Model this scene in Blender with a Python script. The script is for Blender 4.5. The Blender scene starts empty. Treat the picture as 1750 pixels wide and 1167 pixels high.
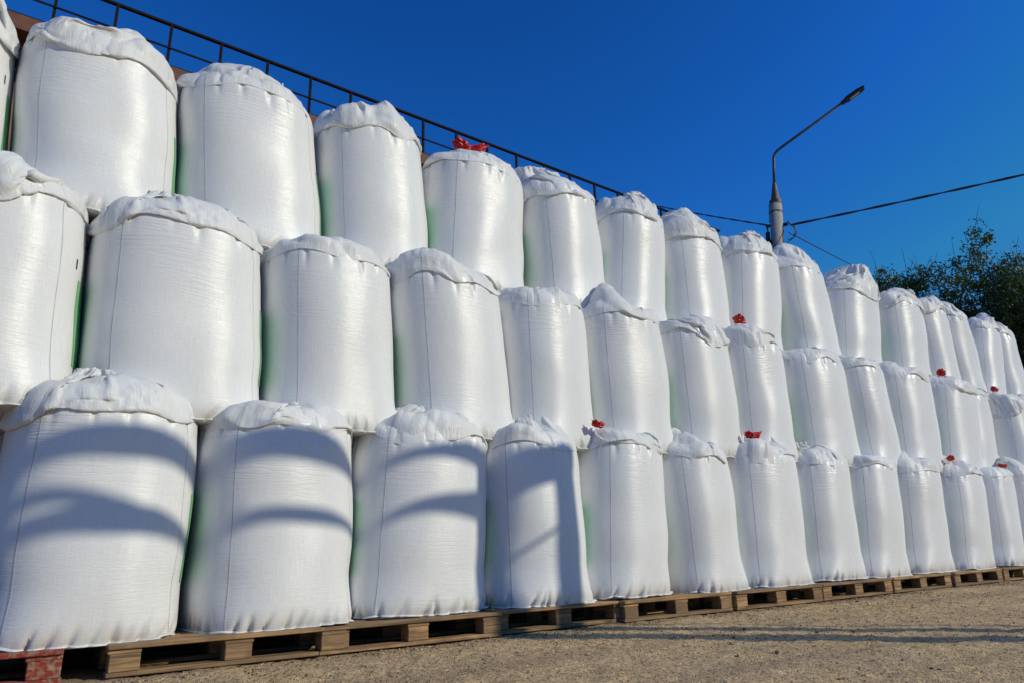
import bpy, bmesh, math, random
import numpy as np
from mathutils import Vector, Matrix

sc = bpy.context.scene
col = sc.collection
rad = math.radians

# ------------------------------------------------------------------ camera
F_PX, W_PX = 1200.0, 1750.0
cd = bpy.data.cameras.new("camera")
cam = bpy.data.objects.new("camera", cd)
col.objects.link(cam)
cd.sensor_width = 36.0
cd.lens = 36.0 * F_PX / W_PX
cd.clip_end = 2000.0
_X = Vector((1825, -302, -F_PX)).normalized()
_Z = Vector((-125, (F_PX ** 2 - 1825 * 125) / 302.0, -F_PX)).normalized()
_Y = _Z.cross(_X)
EYE = 0.515
M = Matrix(((_X[0], _X[1], _X[2], 0.0), (_Y[0], _Y[1], _Y[2], 0.0), (_Z[0], _Z[1], _Z[2], EYE), (0, 0, 0, 1)))
cam.matrix_world = M
sc.camera = cam

# ------------------------------------------------------------------ sky, sun, exposure
SUN_EL, SUN_AZ = rad(29.0), rad(-53.0)          # azimuth measured from +X, counter-clockwise
sun_dir = Vector((math.cos(SUN_EL) * math.cos(SUN_AZ), math.cos(SUN_EL) * math.sin(SUN_AZ), math.sin(SUN_EL)))
world = bpy.data.worlds.new("World")
sc.world = world
world.use_nodes = True
wn = world.node_tree
bg = wn.nodes["Background"]
sky = wn.nodes.new("ShaderNodeTexSky")
sky.sky_type = 'NISHITA'
sky.sun_disc = False
sky.sun_elevation = SUN_EL
sky.sun_rotation = rad(90) - SUN_AZ
sky.altitude = 200
sky.air_density = 1.3
sky.dust_density = 0.3
sky.ozone_density = 8.0
hs = wn.nodes.new("ShaderNodeHueSaturation")
hs.inputs["Hue"].default_value = 0.495
hs.inputs["Saturation"].default_value = 1.15
hs.inputs["Value"].default_value = 1.0
wn.links.new(sky.outputs[0], hs.inputs["Color"])
gm = wn.nodes.new("ShaderNodeGamma")
gm.inputs[1].default_value = 1.6
wn.links.new(hs.outputs[0], gm.inputs[0])
cap_ = wn.nodes.new("ShaderNodeMix")          # keeps the glow round the sun from outshining the rest of the clear sky
cap_.data_type = 'RGBA'
cap_.blend_type = 'DARKEN'
cap_.inputs[0].default_value = 1.0
cap_.inputs[7].default_value = (0.9, 3.2, 7.5, 1.0)
wn.links.new(gm.outputs[0], cap_.inputs[6])
wn.links.new(cap_.outputs[2], bg.inputs[0])
bg.inputs[1].default_value = 0.083
sl = bpy.data.lights.new("sun", 'SUN')
sl.energy = 3.5
sl.angle = rad(0.53)
sl.color = (1.0, 0.94, 0.745)
so = bpy.data.objects.new("sun", sl)
col.objects.link(so)
so.rotation_euler = sun_dir.to_track_quat('Z', 'Y').to_euler()
so.location = sun_dir * 40
sc.view_settings.view_transform = 'Standard'
sc.view_settings.look = 'None'
sc.view_settings.exposure = -0.34
sc.view_settings.gamma = 1.0
sc.view_settings.use_curve_mapping = False

# ------------------------------------------------------------------ helpers
def tag(o, label=None, cat=None, group=None, kind=None):
    if label: o["label"] = label
    if cat: o["category"] = cat
    if group: o["group"] = group
    if kind: o["kind"] = kind
    return o

def empty(name, loc=(0, 0, 0), rz=0.0):
    o = bpy.data.objects.new(name, None)
    o.location = loc
    o.rotation_euler = (0, 0, rz)
    o.empty_display_size = 0.1
    col.objects.link(o)
    return o

def link(name, me, parent=None, loc=(0, 0, 0), rot=(0, 0, 0)):
    o = bpy.data.objects.new(name, me)
    o.location = loc
    o.rotation_euler = rot
    col.objects.link(o)
    if parent: o.parent = parent
    return o

def mesh(name, V, Fc, mat, smooth=False, uv=None):
    me = bpy.data.meshes.new(name)
    V = np.asarray(V, dtype=float).reshape(-1, 3)
    me.from_pydata(V.tolist(), [], [tuple(int(i) for i in f) for f in Fc])
    if smooth: me.polygons.foreach_set("use_smooth", [True] * len(me.polygons))
    if uv is not None:
        l = me.uv_layers.new(name="UVMap")
        l.data.foreach_set("uv", np.asarray(uv, dtype=np.float32).ravel())
    me.materials.append(mat)
    return me

class MB:
    """collects boxes, tubes and lathes into one mesh"""
    def __init__(s): s.v = []; s.f = []
    def _add(s, V, Fc):
        n = len(s.v)
        s.v += [tuple(p) for p in V]
        s.f += [tuple(i + n for i in f) for f in Fc]
    def box(s, x0, x1, y0, y1, z0, z1, j=0.0, rng=random):
        V = [(x0, y0, z0), (x1, y0, z0), (x1, y1, z0), (x0, y1, z0), (x0, y0, z1), (x1, y0, z1), (x1, y1, z1), (x0, y1, z1)]
        if j: V = [tuple(c + rng.uniform(-j, j) for c in p) for p in V]
        s._add(V, [(0, 3, 2, 1), (4, 5, 6, 7), (0, 1, 5, 4), (1, 2, 6, 5), (2, 3, 7, 6), (3, 0, 4, 7)])
        return s
    def tube(s, pts, r, n=10, caps=True):
        pts = [Vector(p) for p in pts]
        rs = r if isinstance(r, (list, tuple)) else [r] * len(pts)
        up = None
        V = []
        for i, p in enumerate(pts):
            t = (pts[min(i + 1, len(pts) - 1)] - pts[max(i - 1, 0)]).normalized()
            if up is None:
                up = t.orthogonal().normalized()
            up = (up - t * up.dot(t)).normalized()
            b = t.cross(up)
            for k in range(n):
                a = 2 * math.pi * k / n
                V.append(p + (up * math.cos(a) + b * math.sin(a)) * rs[i])
        Fc = []
        for i in range(len(pts) - 1):
            for k in range(n):
                Fc.append((i * n + k, i * n + (k + 1) % n, (i + 1) * n + (k + 1) % n, (i + 1) * n + k))
        if caps:
            Fc.append(tuple(range(n - 1, -1, -1)))
            Fc.append(tuple(range((len(pts) - 1) * n, len(pts) * n)))
        s._add(V, Fc)
        return s
    def bar(s, p, q, w, h, up=(0, 0, 1)):
        p, q = Vector(p), Vector(q)
        t = (q - p).normalized()
        u = Vector(up)
        side = t.cross(u).normalized()
        u = side.cross(t).normalized()
        V = []
        for c in (p, q):
            for a, b in ((-1, -1), (1, -1), (1, 1), (-1, 1)):
                V.append(c + side * (a * w / 2) + u * (b * h / 2))
        s._add(V, [(0, 3, 2, 1), (4, 5, 6, 7), (0, 1, 5, 4), (1, 2, 6, 5), (2, 3, 7, 6), (3, 0, 4, 7)])
        return s
    def build(s, name, mat, parent=None, loc=(0, 0, 0), smooth=False, bevel=0.0):
        me = mesh(name, s.v, s.f, mat, smooth)
        o = link(name, me, parent, loc)
        if bevel:
            b = o.modifiers.new("bevel", 'BEVEL')
            b.width = bevel; b.segments = 2; b.limit_method = 'ANGLE'
        return o

# ------------------------------------------------------------------ materials
class NT:
    def __init__(s, name):
        s.m = bpy.data.materials.new(name)
        s.m.use_nodes = True
        s.t = s.m.node_tree
        s.b = s.t.nodes["Principled BSDF"]
        s.out = s.t.nodes["Material Output"]
    def n(s, typ, **k):
        nd = s.t.nodes.new("ShaderNode" + typ)
        for a, b in k.items(): setattr(nd, a, b)
        return nd
    def put(s, sock, v):
        if hasattr(v, "is_output") or isinstance(v, bpy.types.NodeSocket): s.t.links.new(v, sock)
        else: sock.default_value = v
    def math(s, op, a, b=0.0, c=None, clamp=False):
        nd = s.n("Math", operation=op, use_clamp=clamp)
        s.put(nd.inputs[0], a); s.put(nd.inputs[1], b)
        if c is not None: s.put(nd.inputs[2], c)
        return nd.outputs[0]
    def noise(s, vec, scale=1.0, detail=2.0, rough=0.5, dist=0.0):
        nd = s.n("TexNoise")
        if vec is not None: s.put(nd.inputs["Vector"], vec)
        nd.inputs["Scale"].default_value = scale
        nd.inputs["Detail"].default_value = detail
        nd.inputs["Roughness"].default_value = rough
        nd.inputs["Distortion"].default_value = dist
        return nd.outputs[0]
    def scale(s, vec, k):
        nd = s.n("VectorMath", operation='MULTIPLY')
        s.put(nd.inputs[0], vec); nd.inputs[1].default_value = k
        return nd.outputs[0]
    def add(s, vec, w):
        nd = s.n("VectorMath", operation='ADD')
        s.put(nd.inputs[0], vec); s.put(nd.inputs[1], w)
        return nd.outputs[0]
    def ramp(s, fac, stops):
        nd = s.n("ValToRGB")
        s.put(nd.inputs[0], fac)
        e = nd.color_ramp.elements
        e[0].position, e[0].color = stops[0][0], stops[0][1]
        e[1].position, e[1].color = stops[-1][0], stops[-1][1]
        for p, c in stops[1:-1]:
            q = e.new(p); q.color = c
        return nd.outputs[0]
    def mix(s, f, a, b, mode='MIX'):
        nd = s.n("Mix", data_type='RGBA', blend_type=mode)
        s.put(nd.inputs[0], f); s.put(nd.inputs[6], a); s.put(nd.inputs[7], b)
        return nd.outputs[2]
    def mrange(s, v, a, b, c=0.0, d=1.0):
        nd = s.n("MapRange")
        s.put(nd.inputs[0], v)
        for i, x in enumerate((a, b, c, d)): nd.inputs[i + 1].default_value = x
        return nd.outputs[0]
    def bump(s, h, strength=1.0, dist=1.0, normal=None):
        nd = s.n("Bump")
        nd.inputs["Strength"].default_value = strength
        nd.inputs["Distance"].default_value = dist
        s.put(nd.inputs["Height"], h)
        if normal is not None: s.put(nd.inputs["Normal"], normal)
        return nd.outputs[0]
    def set(s, **k):
        for a, v in k.items(): s.put(s.b.inputs[a.replace("_", " ")], v)
        return s.m

def g(v): return (v, v, v, 1.0)

def fabric(name, cover=False):
    t = NT(name)
    uv = t.n("UVMap"); uv.uv_map = "UVMap"
    obj = t.n("ObjectInfo")
    rnd = t.n("CombineXYZ")
    t.put(rnd.inputs[0], t.math('MULTIPLY', obj.outputs["Random"], 37.0))
    t.put(rnd.inputs[1], t.math('MULTIPLY', obj.outputs["Random"], 91.0))
    P = t.add(uv.outputs[0], rnd.outputs[0])
    ribs_h = t.noise(t.scale(P, (22, 230, 1)), 1, 2.5, 0.65)
    ribs_v = t.noise(t.scale(P, (190, 7, 1)), 1, 1.5, 0.6)
    fold_m = t.noise(t.scale(P, (1.6, 2.4, 1)), 1, 1, 0.5)
    fold = t.noise(t.scale(P, (2.2, 34, 1)), 1, 2.0, 0.55, 0.35)
    fold = t.math('MULTIPLY', t.mrange(t.math('ABSOLUTE', t.math('SUBTRACT', fold, 0.5)), 0.0, 0.10, 0.0, 1.0), t.mrange(fold_m, 0.42, 0.7, 0.06, 1.0))
    sv = t.n("SeparateXYZ"); t.put(sv.inputs[0], uv.outputs[0]); sepv = sv.outputs[1]
    soft = t.noise(t.scale(P, (5, 4, 1)), 1, 2, 0.5)
    if cover:
        crk = t.noise(t.scale(P, (14, 9, 1)), 1, 3, 0.6, 0.8)
        crk = t.mrange(t.math('ABSOLUTE', t.math('SUBTRACT', crk, 0.5)), 0.0, 0.12, 0.0, 1.0)
        h = t.math('ADD', t.math('MULTIPLY', crk, 0.0011), t.math('MULTIPLY', soft, 0.004))
        h = t.math('ADD', h, t.math('MULTIPLY', ribs_h, 0.0006))
        h = t.math('ADD', h, t.math('MULTIPLY', ribs_v, 0.0004))
        plt = t.noise(t.scale(P, (15, 2.2, 1)), 1, 2.5, 0.6, 0.3)
        plt = t.mrange(t.math('ABSOLUTE', t.math('SUBTRACT', plt, 0.5)), 0.0, 0.16, 0.0, 1.0)
        h = t.math('ADD', h, t.math('MULTIPLY', plt, 0.0012))
    else:
        h = t.math('ADD', t.math('MULTIPLY', fold, t.mrange(sepv, 0.65, 1.10, 0.0006, 0.0017)), t.math('MULTIPLY', soft, 0.001))
        h = t.math('ADD', h, t.math('MULTIPLY', ribs_h, 0.0013))
        h = t.math('ADD', h, t.math('MULTIPLY', ribs_v, 0.0004))
    sep = t.n("SeparateXYZ"); t.put(sep.inputs[0], uv.outputs[0])
    fr = t.math('FRACT', t.math('ADD', t.math('DIVIDE', sep.outputs[0], 0.95), 0.5))
    sd = t.math('ABSOLUTE', t.math('SUBTRACT', fr, 0.5))            # 0 on a seam, in panel widths
    wob = t.math('MULTIPLY', t.math('SUBTRACT', t.noise(t.scale(P, (0, 6, 1)), 1, 2), 0.5), 0.006)
    sd = t.math('ABSOLUTE', t.math('ADD', sd, wob))
    seam = t.mrange(sd, 0.0022, 0.0042, 1.0, 0.0)
    ridge = t.mrange(sd, 0.0, 0.012, 1.0, 0.0)
    h = t.math('ADD', h, t.math('MULTIPLY', ridge, 0.0010))
    tone = t.mix(t.mrange(t.math('ADD', ribs_h, ribs_v), 0.75, 1.25, 0.0, 1.0), (0.735, 0.745, 0.75, 1) if not cover else (0.80, 0.81, 0.81, 1), (0.83, 0.835, 0.835, 1) if not cover else (0.87, 0.875, 0.87, 1))
    blot = t.noise(t.scale(P, (1.2, 0.8, 1)), 1, 3, 0.55)
    tone = t.mix(t.mrange(blot, 0.45, 0.75, 0.0, 0.22), tone, (0.74, 0.72, 0.66, 1))
    # dust on the lowest hand's breadth of the bag
    if not cover:
        dn = t.math('ADD', sep.outputs[1], t.math('MULTIPLY', t.noise(t.scale(P, (9, 5, 1)), 1, 3, 0.6), -0.16))
        dust = t.mrange(dn, -0.10, 0.03, 0.5, 0.0)
        tone = t.mix(dust, tone, (0.50, 0.44, 0.35, 1))
    thread = t.mix(t.math('GREATER_THAN', t.math('SINE', t.math('MULTIPLY', sep.outputs[1], 420.0)), -0.6), (0.42, 0.43, 0.40, 1), (0.10, 0.115, 0.10, 1))
    tone = t.mix(t.math('MULTIPLY', seam, 0.6 if not cover else 0.3), tone, thread)
    rough = t.mrange(t.noise(t.scale(P, (3, 60, 1)), 1, 2), 0.3, 0.7, 0.31, 0.39)
    nrm = t.bump(h, 1.0, 1.0)
    t.set(Base_Color=tone, Roughness=rough, Normal=nrm)
    t.b.inputs["Specular IOR Level"].default_value = 0.5
    # the flat tapes scatter a highlight far along the bag's height and little round its girth
    tg = t.n("Tangent", direction_type='UV_MAP', uv_map="UVMap")
    t.t.links.new(tg.outputs[0], t.b.inputs["Tangent"])
    t.b.inputs["Anisotropic"].default_value = 0.86
    t.b.inputs["Anisotropic Rotation"].default_value = 0.25
    if cover:
        t.b.inputs['Specular IOR Level'].default_value = 0.22
        tr = t.n("BsdfTranslucent"); tr.inputs[0].default_value = (0.86, 0.84, 0.78, 1)
        t.put(tr.inputs["Normal"], nrm)
        mx = t.n("MixShader"); mx.inputs[0].default_value = 0.16
        t.t.links.new(t.b.outputs[0], mx.inputs[1]); t.t.links.new(tr.outputs[0], mx.inputs[2])
        t.t.links.new(mx.outputs[0], t.out.inputs[0])
    return t.m

M_BODY = fabric("woven polypropylene")
M_COVER = fabric("thin woven cover", True)

def wood(name, c0, c1, dark, paint=None):
    t = NT(name)
    tc = t.n("TexCoord"); oi = t.n("ObjectInfo")
    off = t.n("CombineXYZ")
    for i in range(3): t.put(off.inputs[i], t.math('MULTIPLY', oi.outputs["Random"], 13.0 + 7 * i))
    P = t.add(tc.outputs["Object"], off.outputs[0])
    gr = t.noise(t.scale(P, (3, 60, 60)), 1, 4, 0.6, 0.4)
    bl = t.noise(P, 5, 3, 0.6)
    c = t.mix(t.mrange(gr, 0.36, 0.64), c0, c1)
    crack = t.noise(t.scale(P, (1.5, 45, 45)), 1, 2, 0.5, 0.6)
    c = t.mix(t.mrange(crack, 0.60, 0.68, 0.0, 0.8), c, (0.06, 0.045, 0.03, 1))
    c = t.mix(t.mrange(bl, 0.42, 0.66, 0, 0.8), c, dark)
    c = t.mix(t.math('MULTIPLY', oi.outputs["Random"], 0.75), c, dark)
    if paint:
        wear = t.noise(P, 34, 4, 0.65)
        c = t.mix(t.mrange(wear, 0.46, 0.60, 1.0, 0.0), c, paint)
    h = t.math('ADD', t.math('MULTIPLY', gr, 0.003), t.math('MULTIPLY', t.noise(P, 90, 2), 0.001))
    t.set(Base_Color=c, Roughness=0.8, Normal=t.bump(h, 1, 1))
    return t.m

M_WOOD = wood("weathered pallet wood", (0.22, 0.115, 0.048, 1), (0.62, 0.375, 0.165, 1), (0.15, 0.098, 0.056, 1))
M_WOODR = wood("red painted pallet wood", (0.24, 0.15, 0.09, 1), (0.40, 0.29, 0.19, 1), (0.18, 0.12, 0.09, 1), (0.25, 0.028, 0.016, 1))

def plain(name, c, rough=0.5, metal=0.0, var=0.25, scale=12, bump=0.0008, c2=None):
    t = NT(name)
    tc = t.n("TexCoord")
    nz = t.noise(tc.outputs["Object"], scale, 4, 0.6)
    d = c2 or tuple(x * (1 - var) for x in c[:3]) + (1,)
    t.set(Base_Color=t.mix(t.mrange(nz, 0.35, 0.7), tuple(c[:3]) + (1,), d), Roughness=rough, Metallic=metal,
          Normal=t.bump(t.math('MULTIPLY', t.noise(tc.outputs["Object"], scale * 8, 3), bump), 1, 1))
    return t.m

M_RED = plain("red plastic film", (0.62, 0.012, 0.010), 0.30, 0, 0.3, 20, 0.002)
M_GREEN = plain("green print", (0.21, 0.52, 0.25), 0.45, 0, 0.15, 6, 0.0006)
M_INK = plain("black print ink", (0.02, 0.02, 0.02), 0.5)
M_RAIL = plain("black painted steel with rust", (0.006, 0.005, 0.006), 0.85, 0, 0, 9, 0.001, (0.022, 0.010, 0.007, 1))
M_RAIL.node_tree.nodes["Principled BSDF"].inputs["Specular IOR Level"].default_value = 0.15
M_RUST = plain("rusty brown steel", (0.16, 0.062, 0.035), 0.75, 0, 0.4, 6, 0.002)
M_CONC = plain("grey concrete", (0.42, 0.40, 0.36), 0.85, 0, 0.3, 14, 0.002)
M_STEEL = plain("dark grey steel", (0.09, 0.085, 0.085), 0.5, 0.3, 0.4, 10)
M_CONE = plain("stained bracket steel", (0.16, 0.12, 0.085), 0.6, 0.2, 0.5, 10)
M_BLACK = plain("black rubber and plastic", (0.015, 0.015, 0.016), 0.5)
M_LENS = plain("frosted lamp lens", (0.55, 0.53, 0.46), 0.25)

# ------------------------------------------------------------------ ground
def ground_mat():
    t = NT("packed grit yard")
    tc = t.n("TexCoord"); P = tc.outputs["Object"]
    big = t.noise(P, 0.7, 4, 0.6)
    mid = t.noise(P, 9, 4, 0.65)
    fine = t.math('ADD', t.math('MULTIPLY', t.noise(P, 46, 3, 0.7), 0.55), t.math('MULTIPLY', t.noise(P, 140, 2, 0.6), 0.45))
    grit = t.n("TexVoronoi"); t.put(grit.inputs["Vector"], P); grit.inputs["Scale"].default_value = 95
    gr2 = t.n("TexVoronoi"); t.put(gr2.inputs["Vector"], P); gr2.inputs["Scale"].default_value = 38
    c = t.mix(t.mrange(mid, 0.3, 0.7), (0.54, 0.345, 0.155, 1), (0.97, 0.68, 0.335, 1))
    c = t.mix(t.mrange(big, 0.35, 0.7, 0, 0.55), c, (0.48, 0.355, 0.235, 1))
    c = t.mix(t.mrange(fine, 0.505, 0.60, 0, 0.92), c, (0.13, 0.088, 0.048, 1))
    c = t.mix(t.mrange(grit.outputs["Distance"], 0.0, 0.35, 0.35, 0.0), c, (0.74, 0.64, 0.50, 1))
    sep = t.n("SeparateColor"); t.put(sep.inputs[0], gr2.outputs["Color"])
    c = t.mix(t.math('MULTIPLY', t.math('GREATER_THAN', sep.outputs[0], 0.86), t.mrange(gr2.outputs["Distance"], 0.1, 0.4, 0.8, 0.0)), c, (0.12, 0.09, 0.065, 1))
    tyre = t.noise(t.scale(P, (0.25, 2.6, 1)), 1, 4, 0.6, 0.3)
    c = t.mix(t.mrange(tyre, 0.50, 0.66, 0.0, 0.45), c, (0.22, 0.15, 0.095, 1))
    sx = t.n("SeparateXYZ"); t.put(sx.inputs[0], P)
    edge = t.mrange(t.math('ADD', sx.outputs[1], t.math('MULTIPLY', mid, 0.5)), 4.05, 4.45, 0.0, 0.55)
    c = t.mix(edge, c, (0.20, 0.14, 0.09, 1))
    h = t.math('ADD', t.math('MULTIPLY', fine, 0.030), t.math('MULTIPLY', mid, 0.02))
    h = t.math('ADD', h, t.math('MULTIPLY', grit.outputs["Distance"], -0.007))
    h = t.math('ADD', h, t.math('MULTIPLY', gr2.outputs["Distance"], -0.006))
    t.set(Base_Color=c, Roughness=0.93, Normal=t.bump(h, 0.8, 1))
    return t.m

def build_ground():
    def axis(a, b, n, far):
        mid = np.linspace(a, b, n)
        lo = a - np.geomspace(0.4, far, 14)[::-1]
        hi = b + np.geomspace(0.4, far, 14)
        return np.concatenate([lo, mid, hi])
    xs = axis(-1.0, 10.4, 700, 600); ys = axis(1.2, 4.9, 230, 600)
    Xg, Yg = np.meshgrid(xs, ys)
    Zg = np.zeros_like(Xg)
    rng = np.random.RandomState(5)
    for i in range(24):
        k = rng.randn(2) * (2 + 9 * rng.rand()); Zg += np.sin(Xg * k[0] + Yg * k[1] + rng.rand() * 6) * 0.006 / (1 + np.hypot(*k) * .12)
    near = np.exp(-np.maximum(0, np.maximum(-1.5 - Xg, Xg - 14)) / 3) * np.exp(-np.maximum(0, np.maximum(.5 - Yg, Yg - 5)) / 3)
    Zg = Zg * near * .35 - 0.004
    Zg = np.where(Yg > 3.95, np.minimum(Zg, -0.001), Zg)
    nz = rng.randn(*Xg.shape)
    sm = (nz + np.roll(nz, 1, 0) + np.roll(nz, 1, 1) + np.roll(np.roll(nz, 1, 0), 1, 1)) / 2
    sm2 = sum(np.roll(np.roll(sm, a_, 0), b_, 1) for a_ in range(4) for b_ in range(4)) / 6
    inside = (Xg > -1.2) & (Xg < 10.6) & (Yg > 1.0) & (Yg < 4.9)
    Zg = Zg + np.where(inside, sm * .0016 + sm2 * .0014, 0) - .003
    V = np.stack([Xg, Yg, Zg], -1)
    ny, nx = Xg.shape
    Fc = [(j * nx + i, j * nx + i + 1, (j + 1) * nx + i + 1, (j + 1) * nx + i) for j in range(ny - 1) for i in range(nx - 1)]
    tag(link("ground", mesh("ground", V, Fc, ground_mat(), True)), kind="structure")

build_ground()

def build_gravel():
    rng = random.Random(11)
    t = NT("loose grit")
    gi = t.n("NewGeometry")
    c = t.ramp(gi.outputs["Random Per Island"], [(0, (0.05, 0.036, 0.024, 1)), (0.3, (0.13, 0.09, 0.055, 1)), (0.6, (0.40, 0.29, 0.18, 1)), (1, (0.70, 0.54, 0.34, 1))])
    t.set(Base_Color=c, Roughness=0.9)
    bm = bmesh.new()
    bmesh.ops.create_icosphere(bm, subdivisions=1, radius=1)
    B = np.array([v.co[:] for v in bm.verts]); bm.verts.index_update()
    BF = np.array([[v.index for v in f.verts] for f in bm.faces])
    bm.free()
    rs = np.random.RandomState(21)
    def field(n, xlo, xhi, ys_, r):
        x = rs.uniform(xlo, xhi, n); y = ys_
        k = 1 + .3 * rs.randn(n, len(B), 1).clip(-1.5, 1.5) * .8
        s3 = np.stack([rs.uniform(.8, 1.7, n), rs.uniform(.6, 1.1, n), rs.uniform(.4, .9, n)], -1)[:, None]
        P = B[None] * k * s3 * r[:, None, None]
        a = rs.uniform(0, 6.28, n)[:, None]
        return np.stack([x[:, None] + P[..., 0] * np.cos(a) - P[..., 1] * np.sin(a), y[:, None] + P[..., 0] * np.sin(a) + P[..., 1] * np.cos(a),
                         P[..., 2] + r[:, None] * .2 - .006], -1)
    n1 = 21000
    chunks = [field(n1, -.5, 10, 4.05 - np.abs(rs.randn(n1)) * 1.25, rs.choice([.0015, .002, .0025, .003, .004], n1)),
              field(1500, -.4, 11, 4.05 - np.abs(rs.randn(1500)) * 1.3, rs.choice([.004, .005, .006], 1500)),
              field(70, .2, 12, rs.uniform(1.3, 4.0, 70), rs.uniform(.008, .016, 70)),
              field(1400, -.3, 14, rs.uniform(3.88, 4.07, 1400), rs.uniform(.003, .007, 1400))]
    P = np.concatenate(chunks)
    Fs = (BF[None] + (np.arange(len(P)) * len(B))[:, None, None]).reshape(-1, 3)
    tag(link("gravel", mesh("gravel", P.reshape(-1, 3), Fs, t.m)), kind="stuff")
    return
    tag(mb.build("gravel", t.m), kind="stuff")

build_gravel()

# ------------------------------------------------------------------ bulk bags
NB=2.4
def se_r(th,n=NB):
    return (np.abs(np.cos(th))**n+np.abs(np.sin(th))**n)**(-1.0/n)
def zt(rho,hd):
    r=np.clip(rho,0,1)
    q=np.clip((r-.76)/.24,0,1)
    return hd*(1-r**2)-.13*(1-np.sqrt(np.maximum(0,1-q*q)))
def sim_cap(seed,L=.72,hd=.10,gather=.10,twist=.4,off=(0,0),C=112,R=24,A=.475,steps=210,iters=7,Lvar=.15,noise=1.0,bend=.12,hold=.62,lump=.05,crease=.006,gz=.03):
    rng=np.random.RandomState(seed)
    th=np.arange(C)*2*np.pi/C
    rr=se_r(th)*A
    base=np.stack([rr*np.cos(th),rr*np.sin(th)],1)
    t=np.linspace(0,1,R)
    p=np.zeros((R,C,3))
    for j in range(R):
        p[j,:,:2]=base*(1.0+.02*math.sin(t[j]*3)); p[j,:,2]=-.12+t[j]*L
    # large lumps of fabric to break symmetry
    for k in range(1,9):
        ph=rng.rand()*6.28; am=.03*rng.randn()/k**.5
        p[:,:,0]+=(t[:,None]*am*np.cos(k*th+ph)[None])*np.cos(th)
        p[:,:,1]+=(t[:,None]*am*np.cos(k*th+ph)[None])*np.sin(th)
    p[1:]+=rng.randn(R-1,C,3)*.004
    Lc=np.full(C,L)
    for k in range(1,6):
        Lc*=1+Lvar*rng.randn()/k**.7*np.cos(k*th+rng.rand()*6.28)
    Lc=np.clip(Lc,.45,.95)
    rv=(Lc/(R-1))[None,:]
    d0=np.linalg.norm(np.roll(base,-1,0)-base,axis=1)  # (C,)
    # crumple: uneven weave lengths, smooth on a ~6 cm scale
    def sm(a,n):
        for _ in range(n):
            a=(a+np.roll(a,1,1)+np.roll(a,-1,1))/3
            a[1:-1]=(a[:-2]+a[1:-1]+a[2:])/3
        return a
    cr=sm(rng.randn(R,C),3); cr/=cr.std()
    RV=rv*(1+.05*noise*cr[:-1]); cr2=sm(rng.randn(R,C),3); cr2/=cr2.std()
    D0=d0[None]*(1+.05*noise*cr2)
    rest_d=np.sqrt(rv**2+d0[None]**2)
    v=np.zeros_like(p); pin=p[0].copy()
    top0=p[-1].copy()
    def solve(ia,ib,rest,k):
        a=p[ia];b=p[ib]
        d=b-a; l=np.sqrt((d*d).sum(-1))+1e-9
        c=(k*.5*(l-rest)/l)[...,None]*d
        p[ia]=a+c; p[ib]=b-c
    S=np.s_
    je=np.arange(0,R-1,2); jo=np.arange(1,R-1,2)
    ce=np.arange(0,C,2); co=np.arange(1,C,2)
    def vcon():
        for j in (je,jo): solve(j,j+1,RV[j],1.0)
    def hcon():
        for c in (ce,co):
            c2=(c+1)%C
            solve((slice(None),c),(slice(None),c2),D0[:,c],.9)
    def dcon():
        for j in (je,jo):
            for c in (ce,co):
                c2=(c+1)%C
                J=j[:,None]
                solve((J,c[None]),(J+1,c2[None]),rest_d[0,c][None],.25)
                solve((J,c2[None]),(J+1,c[None]),rest_d[0,c][None],.25)
    def bcon():
        for g in range(4):
            j=np.arange(g,R-2,4)
            if len(j): solve(j,j+2,2*rv,bend)
            c=np.arange(g,C,4); c2=(c+2)%C
            solve((slice(None),c),(slice(None),c2),(d0[c]+d0[(c+1)%C])[None]*.995,bend*.8)
        for g in range(8):
            c=np.arange(g,C,8); c2=(c+4)%C
            l4=sum(d0[(c+i)%C] for i in range(4))
            # only resist collapse softly
            solve((slice(None),c),(slice(None),c2),l4[None]*.97,bend*.25)
    LK=[(rng.randn(2)*9,rng.rand()*6.28) for _ in range(5)]
    def lumpy(x,y):
        return sum(np.sin(x*k[0]+y*k[1]+f) for k,f in LK)*lump/2.5
    def coll():
        x=p[1:,:,0];y=p[1:,:,1];z=p[1:,:,2]
        th_=np.arctan2(y,x); r=np.hypot(x,y)+1e-9
        rho=r/(se_r(th_)*A)
        zs=zt(rho,hd)+.006+lumpy(x,y)*np.clip(1.25-rho,0,1)*1.2
        inside=(rho<1.0)&(z<zs)
        dz=np.where(inside,zs-z,0)
        # near the rim push outward instead of up when that is shorter
        out=np.maximum(0,1.012-rho)*r/np.maximum(rho,1e-6)
        side=inside&(out<dz)
        up=inside&~side
        z+=np.where(up,dz,0)
        f=np.where(side,(r+out)/r,1.0)
        x*=f;y*=f
        m=(rho>=1)&(rho<1.012)&(z<-.13)
        return inside
    dt=1/40.
    ang=twist*rng.choice([-1,1])
    nl=6
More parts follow.
